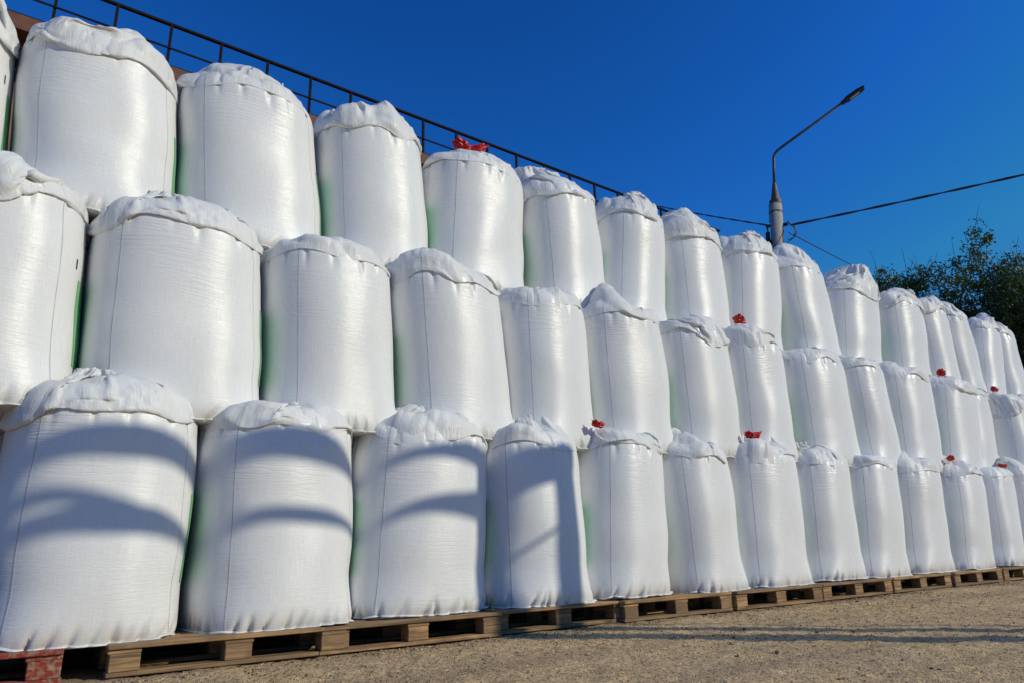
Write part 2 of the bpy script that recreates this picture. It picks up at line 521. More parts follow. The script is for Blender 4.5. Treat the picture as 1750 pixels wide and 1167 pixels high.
    for s in range(steps):
        g=min(1,s/(steps*.5))
        v*=.96
        v[...,2]-=9.8*dt*(.35 if s<steps*.5 else .9)
        if s<steps*.75:
            k=.5*math.sin(s*.13+seed)
            v[...,0]+=k*.25*np.sin(3*th+s*.05)[None]*t[:,None]*dt*6
            v[...,1]+=k*.25*np.cos(2*th+seed)[None]*t[:,None]*dt*6
        old=p.copy()
        p+=v*dt
        for it in range(iters):
            vcon();hcon();dcon();bcon()
            p[0]=pin
            # tie: top edge drawn to the middle
            if s<steps*hold:
                a=ang*g
                tx=top0[:,0]*math.cos(a)-top0[:,1]*math.sin(a); ty=top0[:,0]*math.sin(a)+top0[:,1]*math.cos(a)
                sc=1-(1-gather/A)*g
                tz=(-.12+L)*(1-g)+(hd+gz+.1*(L-.5))*g
                p[-1,:,0]=tx*sc+off[0]*g; p[-1,:,1]=ty*sc+off[1]*g
                p[-1,:,2]=p[-1,:,2]*.5+.5*tz if s>steps*.4 else tz
            ins=coll()
        p[0]=pin
        v=(p-old)/dt
        v[1:][ins]*=.5
        vm=np.sqrt((v*v).sum(-1))[...,None]
        v*=np.minimum(1,2.0/np.maximum(vm,1e-6))
    # finer grid, then the sharp creases of stiff woven fabric
    q=np.zeros((2*R-1,C,3)); q[::2]=p; q[1::2]=(p[1:]+p[:-1])/2
    p=np.zeros((2*R-1,2*C,3)); p[:,::2]=q; p[:,1::2]=(q+np.roll(q,-1,1))/2
    for _ in range(2):
        e=p.copy()
        e[1:-1]=(p[:-2]+2*p[1:-1]+p[2:])/4
        p=(np.roll(e,1,1)+2*e+np.roll(e,-1,1))/4
    R=2*R-1; C=2*C; th=np.arange(C)*2*np.pi/C; t=np.linspace(0,1,R)
    du=np.roll(p,-1,1)-np.roll(p,1,1); dv=np.gradient(p,axis=0)
    n=np.cross(du,dv); n/=np.linalg.norm(n,axis=-1,keepdims=True)+1e-9
    m=np.stack([np.cos(th)[None]*np.ones((R,1))*A,np.sin(th)[None]*np.ones((R,1))*A,t[:,None]*np.ones((1,C))*L],-1)
    d=0
    for i in range(7):
        k=rng.randn(3); k/=np.linalg.norm(k); k*=2*np.pi/(.14+.26*rng.rand())/2
        k[2]*=.5
        wob=.6*np.sin(m@(rng.randn(3)*7)+rng.rand()*6)
        msk=np.clip(np.sin(m@(rng.randn(3)*6)+rng.rand()*6)+.3,0,1)
        d=d+(np.abs(np.sin(m@k+wob+rng.rand()*6.28))-.6)*msk
    d2=0
    for i in range(9):
        k=rng.randn(3); k/=np.linalg.norm(k); k*=np.pi/(.045+.08*rng.rand())
        k[2]*=.45
        wob=.8*np.sin(m@(rng.randn(3)*9)+rng.rand()*6)
        msk=np.clip(np.sin(m@(rng.randn(3)*8)+rng.rand()*6)*1.5,0,1)
        d2=d2+(np.abs(np.sin(m@k+wob+rng.rand()*6.28))-.6)*msk
    p=p+n*((d*crease+d2*crease*.20)*np.clip(np.arange(R)/4.,.25,1)[:,None])[...,None]
    return p


CAPS = [   # collapsed skirts, each gathered, twisted and dropped on its heap
    dict(seed=4, L=.58, hd=.15, off=(.1, -.1), bend=.02, Lvar=.12, hold=1.1, crease=.020),
    dict(seed=7, L=.58, hd=.15, gather=.2, bend=.02, Lvar=.14, lump=.12, crease=.020),
    dict(seed=6, L=.54, hd=.16, twist=.3, bend=.03, noise=2.5, hold=1.1, lump=.14, crease=.020),
    dict(seed=5, L=.57, hd=.15, twist=1.2, bend=.02, noise=2, hold=1.1, lump=.12, crease=.020),
    dict(seed=13, L=.55, hd=.16, gather=.15, twist=.7, bend=.02, noise=3, hold=.9, lump=.14, crease=.020),
    dict(seed=17, L=.74, hd=.24, gather=.2, bend=.025, Lvar=.3, lump=.14, hold=.8, crease=.020),
    dict(seed=21, L=.62, hd=.24, twist=.8, bend=.02, noise=2, Lvar=.2, hold=1.1, lump=.14, crease=.020),
    dict(seed=23, L=.60, hd=.26, gz=.1, gather=.2, twist=.5, bend=.02, noise=3, lump=.14, hold=.8, crease=.022),
    dict(seed=29, L=.68, hd=.24, off=(-.08, -.12), gather=.25, bend=.03, Lvar=.28, lump=.12, hold=1.1, crease=.020),
]
CAPV = [sim_cap(**k) for k in CAPS]

def smooth_noise(rng, n, kx, kz):
    terms = [(rng.randint(1, kx + 1), rng.uniform(-kz, kz), rng.rand() * 6.28, rng.randn()) for _ in range(n)]
    return lambda th, z: sum(a * np.sin(k * th + w * z + f) for k, w, f, a in terms) / math.sqrt(n)

TIER = {}
def make_bag(x, y, z, Hs, a, b, rot=0.0, lean=(0, 0), cap=0, turn=0, mirror=False, seed=0, cols=224, belly=.02, print_side=True, marks=False, squash=0.0, flare=None):
    """One filled bulk bag: root empty with body, hem, top cover and printed panel."""
    rng = np.random.RandomState(seed + 100)
    hd = CAPS[cap]['hd']
    C = cols
    th = np.arange(C) * 2 * np.pi / C
    Htop = Hs - .13
    zs = np.concatenate([[0.0, .006, .014, .024, .036, .05, .066, .084, .105, .13, .16], np.linspace(.2, Htop, 38)])
    lo = smooth_noise(rng, 9, 4, 9.0)
    hi = smooth_noise(rng, 12, 9, 26.0)
    flare = rng.uniform(-.03, .03) if flare is None else flare + 0 * rng.rand()
    zb = Htop * (.30 + .35 * rng.rand())
    # pinched gathers where the bottom panel is sewn in
    npl = 34
    pt = np.sort((np.arange(npl) + rng.rand(npl) * .7) * 2 * np.pi / npl)
    pw = .009 + .010 * rng.rand(npl); pa = (.3 + .7 * rng.rand(npl)) * .042; psl = rng.uniform(-.2, .7, npl)
    def prof(th, z):
        """outline radius at angle th (bag axes) and height z below the shoulder"""
        s = z / Htop
        n = 2.4 + 1.0 * np.clip(1 - s / .25, 0, 1) ** 1.5
        r = (np.abs(np.cos(th)) ** n + np.abs(np.sin(th)) ** n) ** (-1.0 / n)
        w = 1 + flare * np.clip(1 - s / .45, 0, 1) ** 1.5 - .02 * np.clip((s - .7) / .3, 0, 1) ** 2
        w = w + belly * np.exp(-((z - zb) / .22) ** 2) - .5 * belly
        base = np.clip(1 - z / .075, 0, 1)
        w = w - .055 * (1 - np.sqrt(np.maximum(0, 1 - base ** 2)))
        amp = np.clip(z / .1, 0, 1) * np.clip((Htop - z) / .12 + .15, 0, 1)
        d = (.0065 * lo(th, z) + .0008 * hi(th, z)) * amp
        pl = 0
        for q in range(npl):
            dt = (th - pt[q] - psl[q] * z / .47 + np.pi) % (2 * np.pi) - np.pi
            pl = pl + pa[q] * np.exp(-(dt * .5 / pw[q]) ** 2)
        d = d - pl * np.clip(z / .012, .25, 1) * np.clip(1 - (z - .012) / .10, 0, 1) ** 1.3
        gt = 0
        for q in range(0, npl, 2):
            dt = (th - pt[q] - .3 + np.pi) % (2 * np.pi) - np.pi
            gt = gt + pa[q] * np.exp(-(dt * .5 / pw[q] * .8) ** 2)
        d = d - .45 * gt * np.clip(1 - (Htop - z) / (.16), 0, 1) ** 2
        return r * w, d
    cr, sr = math.cos(rot), math.sin(rot)
    Ht = Hs + hd
    def place(px, py, pz):
        X_ = px * cr - py * sr; Y_ = px * sr + py * cr
        k = pz / Ht
        return np.stack([X_ + lean[0] * (k - .5), Y_ + lean[1] * (k - .5), pz], -1)
    def surf(T, Z, off=0.0):
        r, d = prof(T, Z)
        rr = r + (d + off) / .475
        return place(a * rr * np.cos(T), b * rr * np.sin(T), Z)
    T, Z = np.meshgrid(th, zs)
    side = surf(T, Z)
    rows = [side]
    rb, db = prof(th, np.full_like(th, Htop))
    for q in (.985, .965, .94, .9, .85, .78, .68, .5, .25, .02):
        zz = Hs + zt(np.full_like(th, q), hd * .45) - .012
        rr = (rb + db / .475) * q
        rows.append(place(a * rr * np.cos(th), b * rr * np.sin(th), zz)[None])
    # underside
    bot = [place(a * rq * np.cos(th) * prof(th, zs[:1])[0], b * rq * np.sin(th) * prof(th, zs[:1])[0], np.full_like(th, -.0))[None] for rq in (.02, .5, .9)]
    P = np.concatenate(bot + rows, 0)
    zuv = np.concatenate([[-.02] * 3, zs, np.linspace(Htop + .01, Hs + .5, 10)])
    R = P.shape[0]
    Fc, uv = [], []
    for j in range(R - 1):
        for i in range(C):
            i2 = (i + 1) % C
            Fc.append((j * C + i, j * C + i2, (j + 1) * C + i2, (j + 1) * C + i))
            u0 = (th[i] / (2 * np.pi) * 4 + .5) * .95; u1 = u0 + 4 * .95 / C
            uv += [(u0, zuv[j]), (u1, zuv[j]), (u1, zuv[j + 1]), (u0, zuv[j + 1])]
    root = empty("bulk_bag", (x, y, z))
    link("bag_body", mesh("bag_body", P, Fc, M_BODY, True, uv), root)
    # sewn hem lip round the base
    hn = smooth_noise(rng, 8, 16, 0.1)
    hw = .014 + .010 * np.clip(hn(th, 0), -1, 1.6)
    corner = np.exp(-(((th % (np.pi / 2)) - np.pi / 4) / .12) ** 2)
    hz = .004 + .006 * np.clip(hn(th * 1.0 + 2, 0), -1, 1.5) + .02 * corner * rng.rand()
    r0, d0 = prof(th, np.full_like(th, .012))
    H = []
    for kk, (fo, fz) in enumerate(((-.01, 0.012), (.45, .008), (1.0, 0.0))):
        rr = r0 + (d0 + fo * (hw + .012 * corner)) / .475
        H.append(place(a * rr * np.cos(th), b * rr * np.sin(th), fz + np.maximum(hz, .002) * (fo > 0) * 1.0))
    H = np.stack(H)
    Fh = [(j * C + i, j * C + (i + 1) % C, (j + 1) * C + (i + 1) % C, (j + 1) * C + i) for j in range(2) for i in range(C)]
    uvh = []
    for j in range(2):
        for i in range(C):
            u0 = th[i] / (2 * np.pi) * 4 * .95 + .3; u1 = u0 + 4 * .95 / C
            uvh += [(u0, .05 * j), (u1, .05 * j), (u1, .05 * j + .05), (u0, .05 * j + .05)]
    ho = link("bottom_hem", mesh("bottom_hem", H, Fh, M_COVER, True, uvh), root)
    so_ = ho.modifiers.new("solid", 'SOLIDIFY'); so_.thickness = .004; so_.offset = 0
    # top cover
    cp = CAPV[cap]
    R2, C2, _ = cp.shape
    q = cp.copy()
    if mirror: q[..., 0] *= -1
    ca, sa = [(1, 0), (0, 1), (-1, 0), (0, -1)][turn % 4]
    qx = q[..., 0] * ca - q[..., 1] * sa; qy = q[..., 0] * sa + q[..., 1] * ca
    kx, ky = a / .475, b / .475
    wtop = 1 - .02 - .5 * belly
    rad_t = np.arctan2(qy, qx)
    dtop = (.0065 * lo(rad_t, Htop) + .0008 * hi(rad_t, Htop)) * .15 / .475
    sc_ = wtop + dtop + .002
    Zc = q[..., 2] * (1 - squash * (q[..., 2] > 0)) + Hs
    wv = smooth_noise(rng, 8, 7, .1)
    Zc = Zc + .034 * np.clip(wv(rad_t, 0), -1.4, 1.4) * np.clip(1 - np.arange(R2)[:, None] / 13., 0, 1)
    Pc = place(qx * kx * sc_, qy * ky * sc_, Zc)
    Fc2, uv2 = [], []
    for j in range(R2 - 1):
        for i in range(C2):
            i2 = (i + 1) % C2
            f = (j * C2 + i, j * C2 + i2, (j + 1) * C2 + i2, (j + 1) * C2 + i)
            u0 = (i / C2 * 4 + .5 + turn) * .95; u1 = u0 + 4 * .95 / C2
            w0, w1 = j * .0165, (j + 1) * .0165
            w = [(u0, w0), (u1, w0), (u1, w1), (u0, w1)]
            if mirror: f = f[::-1]; w = w[::-1]
            Fc2.append(f); uv2 += w
    co = link("top_cover", mesh("top_cover", Pc, Fc2, M_COVER, True, uv2), root)
    top_pt = Pc[-1].mean(0)
    # print on the side that faces along the row
    def patch(name, t0, t1, z0, z1, mat, off, parent, nu=26, nv=12):
        tt, zz = np.meshgrid(np.linspace(t0, t1, nu), np.linspace(z0, z1, nv))
        V = surf(tt, zz, off)
        Fq = [(j * nu + i, j * nu + i + 1, (j + 1) * nu + i + 1, (j + 1) * nu + i) for j in range(nv - 1) for i in range(nu - 1)]
        return link(name, mesh(name, V, Fq, mat, True), parent)
    if print_side:
        pp = patch("printed_panel", rad(-24 if marks else -33), rad(30), Htop * .24, Htop * .66, M_GREEN, .0025, root)
        if marks:
            mb = None
            for k in range(9):
                t0 = -24 + k * 6
                patch("print_stroke", rad(t0), rad(t0 + 1.6), Htop * .135, Htop * .185, M_INK, .003, pp, 4, 4)
            patch("print_stroke", rad(-30), rad(-28.6), Htop * .70, Htop * .75, M_INK, .003, pp, 4, 4)
    root["cover_top"] = 0
    del root["cover_top"]
    return root, Pc.reshape(-1, 3)

def make_tie(parent, p, size, seed):
    """crumpled red film knotted round the filling spout"""
    rng = np.random.RandomState(seed)
    bm = bmesh.new()
    bmesh.ops.create_icosphere(bm, subdivisions=4, radius=1)
    V = np.array([v.co[:] for v in bm.verts])
    bm.verts.index_update()
    Fc = [tuple(v.index for v in f.verts) for f in bm.faces]
    bm.free()
    d = np.zeros(len(V))
    for i in range(10):
        k = rng.randn(3) * 4.2
        d += np.abs(np.sin(V @ k + rng.rand() * 6)) - .6
    # two ears of film spreading from the knot
    waist = 1 - .55 * np.exp(-(V[:, 0] / .28) ** 2)
    V = V * (1 + .15 * d)[:, None] * np.stack([np.full(len(V), 1.25), waist * .75, waist * .52], 1)
    V[:, 2] += .25 * V[:, 0] ** 2
    A = rng.rand() * 1.2 - .6
    X2 = V[:, 0] * math.cos(A) - V[:, 1] * math.sin(A); Y2 = V[:, 0] * math.sin(A) + V[:, 1] * math.cos(A)
    V = np.stack([X2, Y2, V[:, 2]], 1) * size + np.array(p)[None]
    o = link("red_tie", mesh("red_tie", V, Fc, M_RED, False), parent)
    return o

ORD = ["first", "second", "third", "fourth", "fifth", "sixth", "seventh", "eighth", "ninth", "tenth", "eleventh", "twelfth", "thirteenth", "fourteenth", "fifteenth", "sixteenth", "seventeenth"]

# measured from the photograph: (centre x, half width, lean along the row, extra y)
R1 = [(.329, .479, .02, 0), (1.283, .475, -.02, 0), (2.262, .505, .07, 0), (3.178, .45, -.03, 0), (4.068, .451, .08, 0), (4.953, .44, -.06, 0),
      (5.895, .503, .04, 0), (6.842, .444, .07, 0), (7.754, .467, .13, 0), (8.709, .488, .14, 0), (9.80, .53, .15, 0), (10.72, .46, .12, 0),
      (11.66, .48, .05, 0), (12.63, .48, .0, 0), (13.6, .48, .05, 0), (14.57, .48, -.04, 0)]
R2 = [(-.362, .488, -.04, 0), (.643, .516, -.04, 0), (1.629, .469, -.07, 0), (2.589, .491, -.10, 0), (3.479, .45, -.03, 0), (4.398, .479, -.04, 0),
      (5.359, .482, -.04, 0), (6.244, .45, .02, 0), (7.36, .55, -.03, 0), (8.301, .45, -.07, 0), (9.33, .54, .07, 0), (10.5, .55, .2, 0),
      (11.497, .46, .10, .20), (12.45, .48, .12, 0), (13.42, .48, .0, 0), (14.4, .48, .05, .05)]
R3 = [(-.894, .476, -.07, 0), (.075, .493, -.095, 0), (1.092, .523, -.13, 0), (2.086, .471, -.11, 0), (3.078, .521, .05, 0), (4.066, .467, -.07, 0),
      (4.981, .448, .15, 0), (5.922, .494, .0, 0), (6.928, .511, .16, 0), (7.987, .53, -.09, 0), (9.13, .55, .22, 0), (10.4, .56, .12, 0),
      (11.25, .45, -.06, 0), (12.05, .45, -.15, .02), (12.96, .48, .25, 0), (13.8, .46, .0, .04)]
NOTE1 = {0: "crossed by two bar shadows, nearest the camera", 1: "crossed by two curved bar shadows", 2: "with a forked bar shadow",
         3: "with an upright post shadow down its front", 4: "just right of the upright post shadow", 6: "with a red tie at its top",
         10: "with red tie at its top left"}
NOTE2 = {0: "cut by left edge, green print on its side", 1: "with a big folded flap on top", 3: "with a tall crumpled cover", 7: "with red tie at top left",
         8: "broad, with a folded lip on top", 11: "with red bow on top", 13: "with red knot near the right edge"}
NOTE3 = {0: "cut by left edge, highest of all", 1: "with a folded hood on top, railing behind", 2: "with a folded lip at its shoulder", 3: "with a tall upright crumpled cover",
         4: "with a red plastic knot on top", 15: "last of its tier, beside the trees"}
# ties: offset from the bag's axis, height above the shoulder line, size
TIE1 = {4: (-.31, -.33, .06, .065), 6: (-.19, -.33, .17, .085), 10: (-.22, -.33, .05, .075), 11: (.32, -.33, .05, .065)}
TIE2 = {7: (-.12, -.22, .12, .10), 11: (.15, -.15, .20, .10), 13: (-.15, -.15, .26, .09)}
TIE3 = {4: (-.06, -.16, .20, .15), 10: (.30, .05, .40, .07)}
CAP1 = [0, 4, 3, 2, 4, 3, 2, 3, 4, 2, 3, 4, 2, 3, 4, 2]
CAP2 = [1, 0, 3, 4, 3, 2, 1, 4, 0, 3, 2, 0, 4, 1, 3, 2]
CAP3 = [5, 5, 6, 7, 6, 8, 7, 5, 7, 6, 8, 5, 7, 6, 7, 8]
TURN3 = {1: 0, 2: 1, 3: 0}
FLARE = {('bottom', 0): -.055, ('bottom', 1): -.03, ('bottom', 2): -.03, ('bottom', 3): .0, ('middle', 0): .0, ('middle', 1): -.01, ('middle', 2): .01, ('top', 0): .0, ('top', 1): .01, ('top', 2): .02}
SQ = {('bottom', 0): .18, ('middle', 0): .3, ('bottom', 1): .0, ('middle', 1): .05, ('top', 1): .35, ('top', 2): .45, ('top', 3): .0, ('top', 4): .62}
GROUP = "white bulk bags stacked in three tiers"

def tier(spec, yc, z0, Hs, caps, notes, ties, word, seed0, b=.48):
    rng = random.Random(seed0)
    for i, (x, a, ln, dy) in enumerate(spec):
        cols = 256 if i < 5 else (192 if i < 9 else 128)
        root, top = make_bag(x, yc + dy, z0 + rng.uniform(-.012, .012), Hs + rng.uniform(-.025, .025), a, b,
                             rot=rad(rng.uniform(-3, 7)), lean=(ln * 1.25 + rng.uniform(-.02, .02), -.3 * abs(ln)), cap=caps[i], turn=rng.randrange(4), mirror=rng.random() < .5,
                             seed=seed0 * 50 + i, cols=cols, belly=rng.uniform(.0, .026), marks=(i == 0 and word != "bottom"), squash=SQ.get((word, i), rng.uniform(*dict(bottom=(.1, .35), middle=(.2, .45), top=(.05, .3))[word])), flare=FLARE.get((word, i)))
        lab = "white woven bulk bag, %s from left in the %s tier" % (ORD[i], word)
        if i in notes: lab = "white bulk bag %s, %s in %s tier" % (notes[i], ORD[i], word)
        tag(root, lab, "bulk bag", GROUP)
        if i in ties:
            dx, dy2, dz, s = ties[i]
            near = top[np.hypot(top[:, 0] - dx, top[:, 1] - dy2) < .09]
            zt_ = near[:, 2].max() if len(near) else Hs + dz
            make_tie(root, (dx, dy2, zt_ + s * .30), s * .8, seed0 + i)

Z1 = .146
tier(R1, 4.58, Z1, 1.245, CAP1, NOTE1, TIE1, "bottom", 1)
tier(R2, 4.76, 1.29, 1.315, CAP2, NOTE2, TIE2, "middle", 2)
tier(R3, 5.15, 2.62, 1.33, CAP3, NOTE3, TIE3, "top", 3)

# the second row in depth, of which only shoulders show through the gaps
BACK = [(-.72, 5.62, 1), (.25, 5.62, 1), (1.2, 5.62, 1), (2.2, 5.62, 1), (.15, 5.78, 2), (1.13, 5.78, 2), (2.12, 5.78, 2)]
BLAB = ["shaded white bag behind the left edge of the nearest bottom bag", "white bag behind the nearest bottom bag",
        "white bag behind the gap after the second bottom bag", "white bag behind the third bottom bag",
        "shaded white bag shoulder between the first two middle tier bags", "white bag behind the second middle tier bag",
        "white bag behind the third middle tier bag"]
for k, (x, y, lv) in enumerate(BACK):
    root, _ = make_bag(x, y, Z1 if lv == 1 else 1.37, 1.25, .48, .48, cap=[3, 4, 2, 1, 2, 3, 4][k], turn=k, seed=900 + k, cols=112, print_side=False)
    tag(root, BLAB[k], "bulk bag", "bags of the second row")

# ------------------------------------------------------------------ pallets
def pallet_meshes(mat, rng):
    out = {}
    def bx(name, dx, dy, dz):
        mb = MB().box(-dx / 2, dx / 2, -dy / 2, dy / 2, 0, dz)
        return mesh(name, mb.v, mb.f, mat)
    return bx
PW = pallet_meshes(M_WOOD, random)
PR = pallet_meshes(M_WOODR, random)
def pallet_kit(bx):
    return dict(deck=bx("deck_board", 1.2, .145, .022), deck_n=bx("deck_board", 1.2, .10, .022), stringer=bx("stringer_board", .145, .8, .0215),
                block=bx("block", .135, .10, .0785), blockw=bx("block", .145, .145, .0785), run=bx("runner", 1.2, .10, .022))
KW, KR = pallet_kit(PW), pallet_kit(PR)

def make_pallet(x0, y0, rz, k, rng):
    """root at the front left corner; long side along the row"""
    root = empty("wooden_pallet", (x0, y0, 0), rz)
    def part(name, me, x, y, z, j=.004):
        o = link(name, me, root, (x + rng.uniform(-j, j), y + rng.uniform(-j, j) * .6, z), (0, 0, rng.uniform(-.008, .008)))
        m = o.modifiers.new("bevel", 'BEVEL'); m.width = .0035; m.segments = 1
    for y in (.05, .4, .75): part("runner", k["run"], .6, y, 0.001)
    for x in (.0725, .6, 1.1275):
        for y in (.05, .4, .75): part("block", k["block"], x, y, .0235)
        part("stringer_board", k["stringer"], x, .4, .1025, .002)
    for y, kk in ((.06, "deck"), (.23, "deck_n"), (.4, "deck"), (.57, "deck_n"), (.74, "deck")):
        part("deck_board", k[kk], .6, y, .1245)
    return root

PAL = [(-.95, 4.09, 0), (.43, 4.07, 0), (1.46, 4.06, .4), (2.615, 4.13, -.6), (3.72, 4.06, .2), (4.95, 4.05, -.2), (6.18, 4.06, .3), (7.42, 4.07, 0), (8.65, 4.05, .3), (9.9, 4.06, 0), (11.15, 4.07, 0), (12.4, 4.06, 0)]
PLAB = ["pallet with worn red paint in the bottom left corner", "bare wooden pallet just right of the red painted pallet", "bare wooden pallet under the third bottom bag, left of the shaded pallet",
        "shaded wooden pallet set back under the bag with the post shadow", "pale wooden pallet just right of the shaded set back pallet", "wooden pallet under the seventh bottom bag",
        "wooden pallet under the eighth bottom bag", "wooden pallet under the ninth bottom bag", "wooden pallet below the tenth bottom bag", "wooden pallet below the eleventh bottom bag, near the right edge",
        "wooden pallet at the right edge of the photo, under the twelfth bag", "far wooden pallet, last of the row at the right"]
prng = random.Random(4)
for i, (x, y, d) in enumerate(PAL):
    tag(make_pallet(x, y, rad(d), KR if i == 0 else KW, prng), PLAB[i], "pallet", "pallets under the bottom tier")
for i, (x, y, d) in enumerate(((-.8, 5.04, .5), (.48, 5.06, -.4), (1.72, 5.03, .2), (2.96, 5.08, .3), (4.2, 5.05, 0))):
    tag(make_pallet(x, y, rad(d), KW, prng), "dark wooden pallet of the second row, seen in the gaps under the %s bottom bag" % ORD[i], "pallet", "pallets of the second row")

# ------------------------------------------------------------------ building and roof railing behind the stack
BX, BY, BROT = -6.0, 11.75, rad(2.4)
def build_hall():
    root = tag(empty("storage_hall", (BX, BY, 0), BROT), "rusty brown storage hall behind the stack, only its roof edge showing", "building")
    t = NT("rust brown corrugated sheet")
    tc = t.n("TexCoord")
    st = t.noise(t.scale(tc.outputs["Object"], (6, 6, .5)), 1, 4, .6)
    t.set(Base_Color=t.mix(st, (.11, .05, .034, 1), (.22, .11, .07, 1)), Roughness=.7)
    mb = MB()
    n = 220
    V = []
    for i in range(n + 1):
        xx = 22.3 * i / n
        yy = .035 * (1 if (i // 2) % 2 else 0)
        V += [(xx, yy + .06, 0), (xx, yy + .06, 8.5)]
    Fq = [(2 * i, 2 * i + 2, 2 * i + 3, 2 * i + 1) for i in range(n)]
    mb._add(V, Fq)
    mb.box(0, 22.3, .14, 12, 0, 8.49)
    mb.build("wall", t.m, root)
    MB().box(-.1, 22.4, -.35, 12.2, 8.51, 8.65).build("roof", M_RUST, root)
    MB().box(-.1, 22.4, -.42, -.353, 8.43, 8.69).build("roof_edge_beam", M_RUST, root)
    return root
build_hall()

def build_railing():
    root = tag(empty("roof_railing", (BX, BY, 8.65), BROT), "long black steel railing with square posts along the roof edge", "railing")
    x1 = 22.2
    ztop, zmid, zlow = .95, .43, .11
    pitch = .845
    x = .25
    post = MB().box(-.022, .022, -.022, .022, 0, ztop - .022)
    pm = mesh("post", post.v, post.f, M_RAIL)
    while x < x1 + .01:
        link("post", pm, root, (x, -.30, 0.001))
        x += pitch
    MB().box(0, x1 + .1, -.33, -.27, ztop - .021, ztop + .022).build("top_rail", M_RAIL, root)
    MB().box(0, x1 + .1, -.345, -.323, zmid, zmid + .03).build("middle_rail", M_RAIL, root)
    MB().tube([(0, -.33, zlow), (x1 + .1, -.33, zlow)], .009, 8).build("lower_rail", M_RAIL, root)
    # the return along the end of the roof
    xe = x1 + .05
    MB().box(xe, xe + .05, -.268, 3.0, ztop - .021, ztop + .022).build("top_rail", M_RAIL, root)
    MB().box(xe + .01, xe + .04, -.268, 3.0, zmid, zmid + .03).build("middle_rail", M_RAIL, root)
    for y in (.55, 1.4, 2.25, 3.0):
        link("post", pm, root, (xe + .025, y, 0.001))
build_railing()

# ------------------------------------------------------------------ street lamp and its wires
PT = Vector((10.96, 6.99, 6.68)); PB = Vector((10.66, 7.46, 0))
def build_lamp():
    root = tag(empty("street_lamp", PB), "concrete lamp post with a long bent grey arm and flat lamp head, behind the bags", "street lamp")
    L = lambda p: Vector(p) - PB
    ax = (PT - PB).normalized()
    MB().tube([L(PB), L(PB.lerp(PT, .5)), L(PT)], [.17, .14, .108], 24).build("post", M_CONC, root, smooth=True)
    MB().tube([L(PT - ax * .06), L(PT + ax * .012)], [.113, .113], 24).build("post_collar", M_CONE, root)
    MB().tube([L(PT - ax * .235), L(PT - ax * .215)], [.118, .118], 24).build("strap", M_STEEL, root)
    c1 = Vector((10.972, 6.968, 7.06)); bend = Vector((11.01, 6.91, 7.69)); tip = Vector((11.82, 5.42, 8.54))
    MB().tube([L(PT + ax * .01), L(c1)], [.085, .032], 12).build("arm_cone", M_CONE, root)
    pts = [c1 - ax * .03, c1.lerp(bend, .5)]
    d0 = (bend - c1).normalized(); d1 = (tip - bend).normalized()
    p0 = bend - d0 * .14; p2 = bend + d1 * .14
    for k in range(9):
        u = k / 8
        pts.append(p0 * (1 - u) ** 2 + bend * 2 * u * (1 - u) + p2 * u * u)
    he = tip - d1 * .40
    pts.append(he + d1 * .05)
    MB().tube([L(p) for p in pts], .026, 12).build("arm", M_STEEL, root, smooth=True)
    # flat head
    side = d1.cross(Vector((0, 0, 1))).normalized(); up = side.cross(d1).normalized()
    def pl(s, w, u): return L(he + d1 * s + side * w + up * u)
    def slab(sec):
        mb = MB(); V = []; n = len(sec)
        for s, w, u0, u1 in sec: V += [pl(s, -w, u0), pl(s, w, u0), pl(s, w * .8, u1), pl(s, -w * .8, u1)]
        Fq = []
        for i in range(n - 1):
            for k in range(4): Fq.append((i * 4 + k, i * 4 + (k + 1) % 4, i * 4 + 4 + (k + 1) % 4, i * 4 + 4 + k))
        Fq += [(3, 2, 1, 0), tuple(4 * (n - 1) + k for k in range(4))]
        mb._add(V, Fq); return mb
    head = slab([(-.05, .035, -.03, .03), (.02, .04, -.03, .035), (.07, .075, -.028, .04), (.30, .078, -.026, .032), (.41, .07, -.022, .012)]).build("lamp_head", M_BLACK, root, bevel=.004)
    slab([(.11, .038, -.033, -.0275), (.30, .038, -.031, -.0265)]).build("lamp_lens", M_LENS, head)
    # fittings on the post: anchor clamps, junction box, spare loops
    sd = Vector((-ax.y, ax.x, 0)).normalized(); vr = Vector((-.54, .842, 0)).normalized(); vf = Vector((-.842, -.54, 0)).normalized()
    q = lambda z, s, f: L(PB + ax * (z / ax.z) + vr * s + vf * f)
    cl = MB(); cl.bar(q(6.18, -.19, .0), q(6.18, -.05, 0), .05, .05); cl.tube([q(6.2, -.17, 0), q(6.24, -.2, .02), q(6.15, -.25, 0)], .012, 8)
    cl.build("anchor_clamp", M_BLACK, root)
    cl = MB(); cl.bar(q(6.21, .19, 0), q(6.21, .06, 0), .04, .05); cl.tube([q(6.22, .19, 0), q(6.2, .16, .03)], .014, 8); cl.build("anchor_clamp", M_STEEL, root)
    bx = MB(); bx.bar(q(5.92, .165, .02), q(6.08, .165, .02), .06, .05, (1, 0, 0)); bx.bar(q(5.80, .15, .03), q(5.90, .15, .03), .13, .09, (1, 0, 0)); bx.tube([q(6.2, .175, .02), q(6.09, .16, .03)], .014, 8)
    bx.build("junction_box", M_BLACK, root)
    lp = MB()
    lp.tube([q(6.18 - .16 + .16 * math.cos(a), -.14 - .16 * math.sin(a) - .02 * a, .03) for a in np.linspace(0, 3.3, 16)], .009, 6)
    lp.tube([q(6.18 - .19 + .19 * math.cos(a), -.13 - .18 * math.sin(a), .05) for a in np.linspace(0, 3.0, 16)], .007, 6)
    lp.tube([q(5.72 + .30 * (a / 2) ** 2, .12 - .12 * a, .13) for a in np.linspace(0, 2.0, 10)], .006, 6)
    lp.build("cable_loop", M_BLACK, root)
    lw = MB(); lw.tube([q(6.62, .115, .03), q(6.4, .125, .03), q(6.25, .12, .05)], .007, 6); lw.build("cable", M_BLACK, root)
build_lamp()

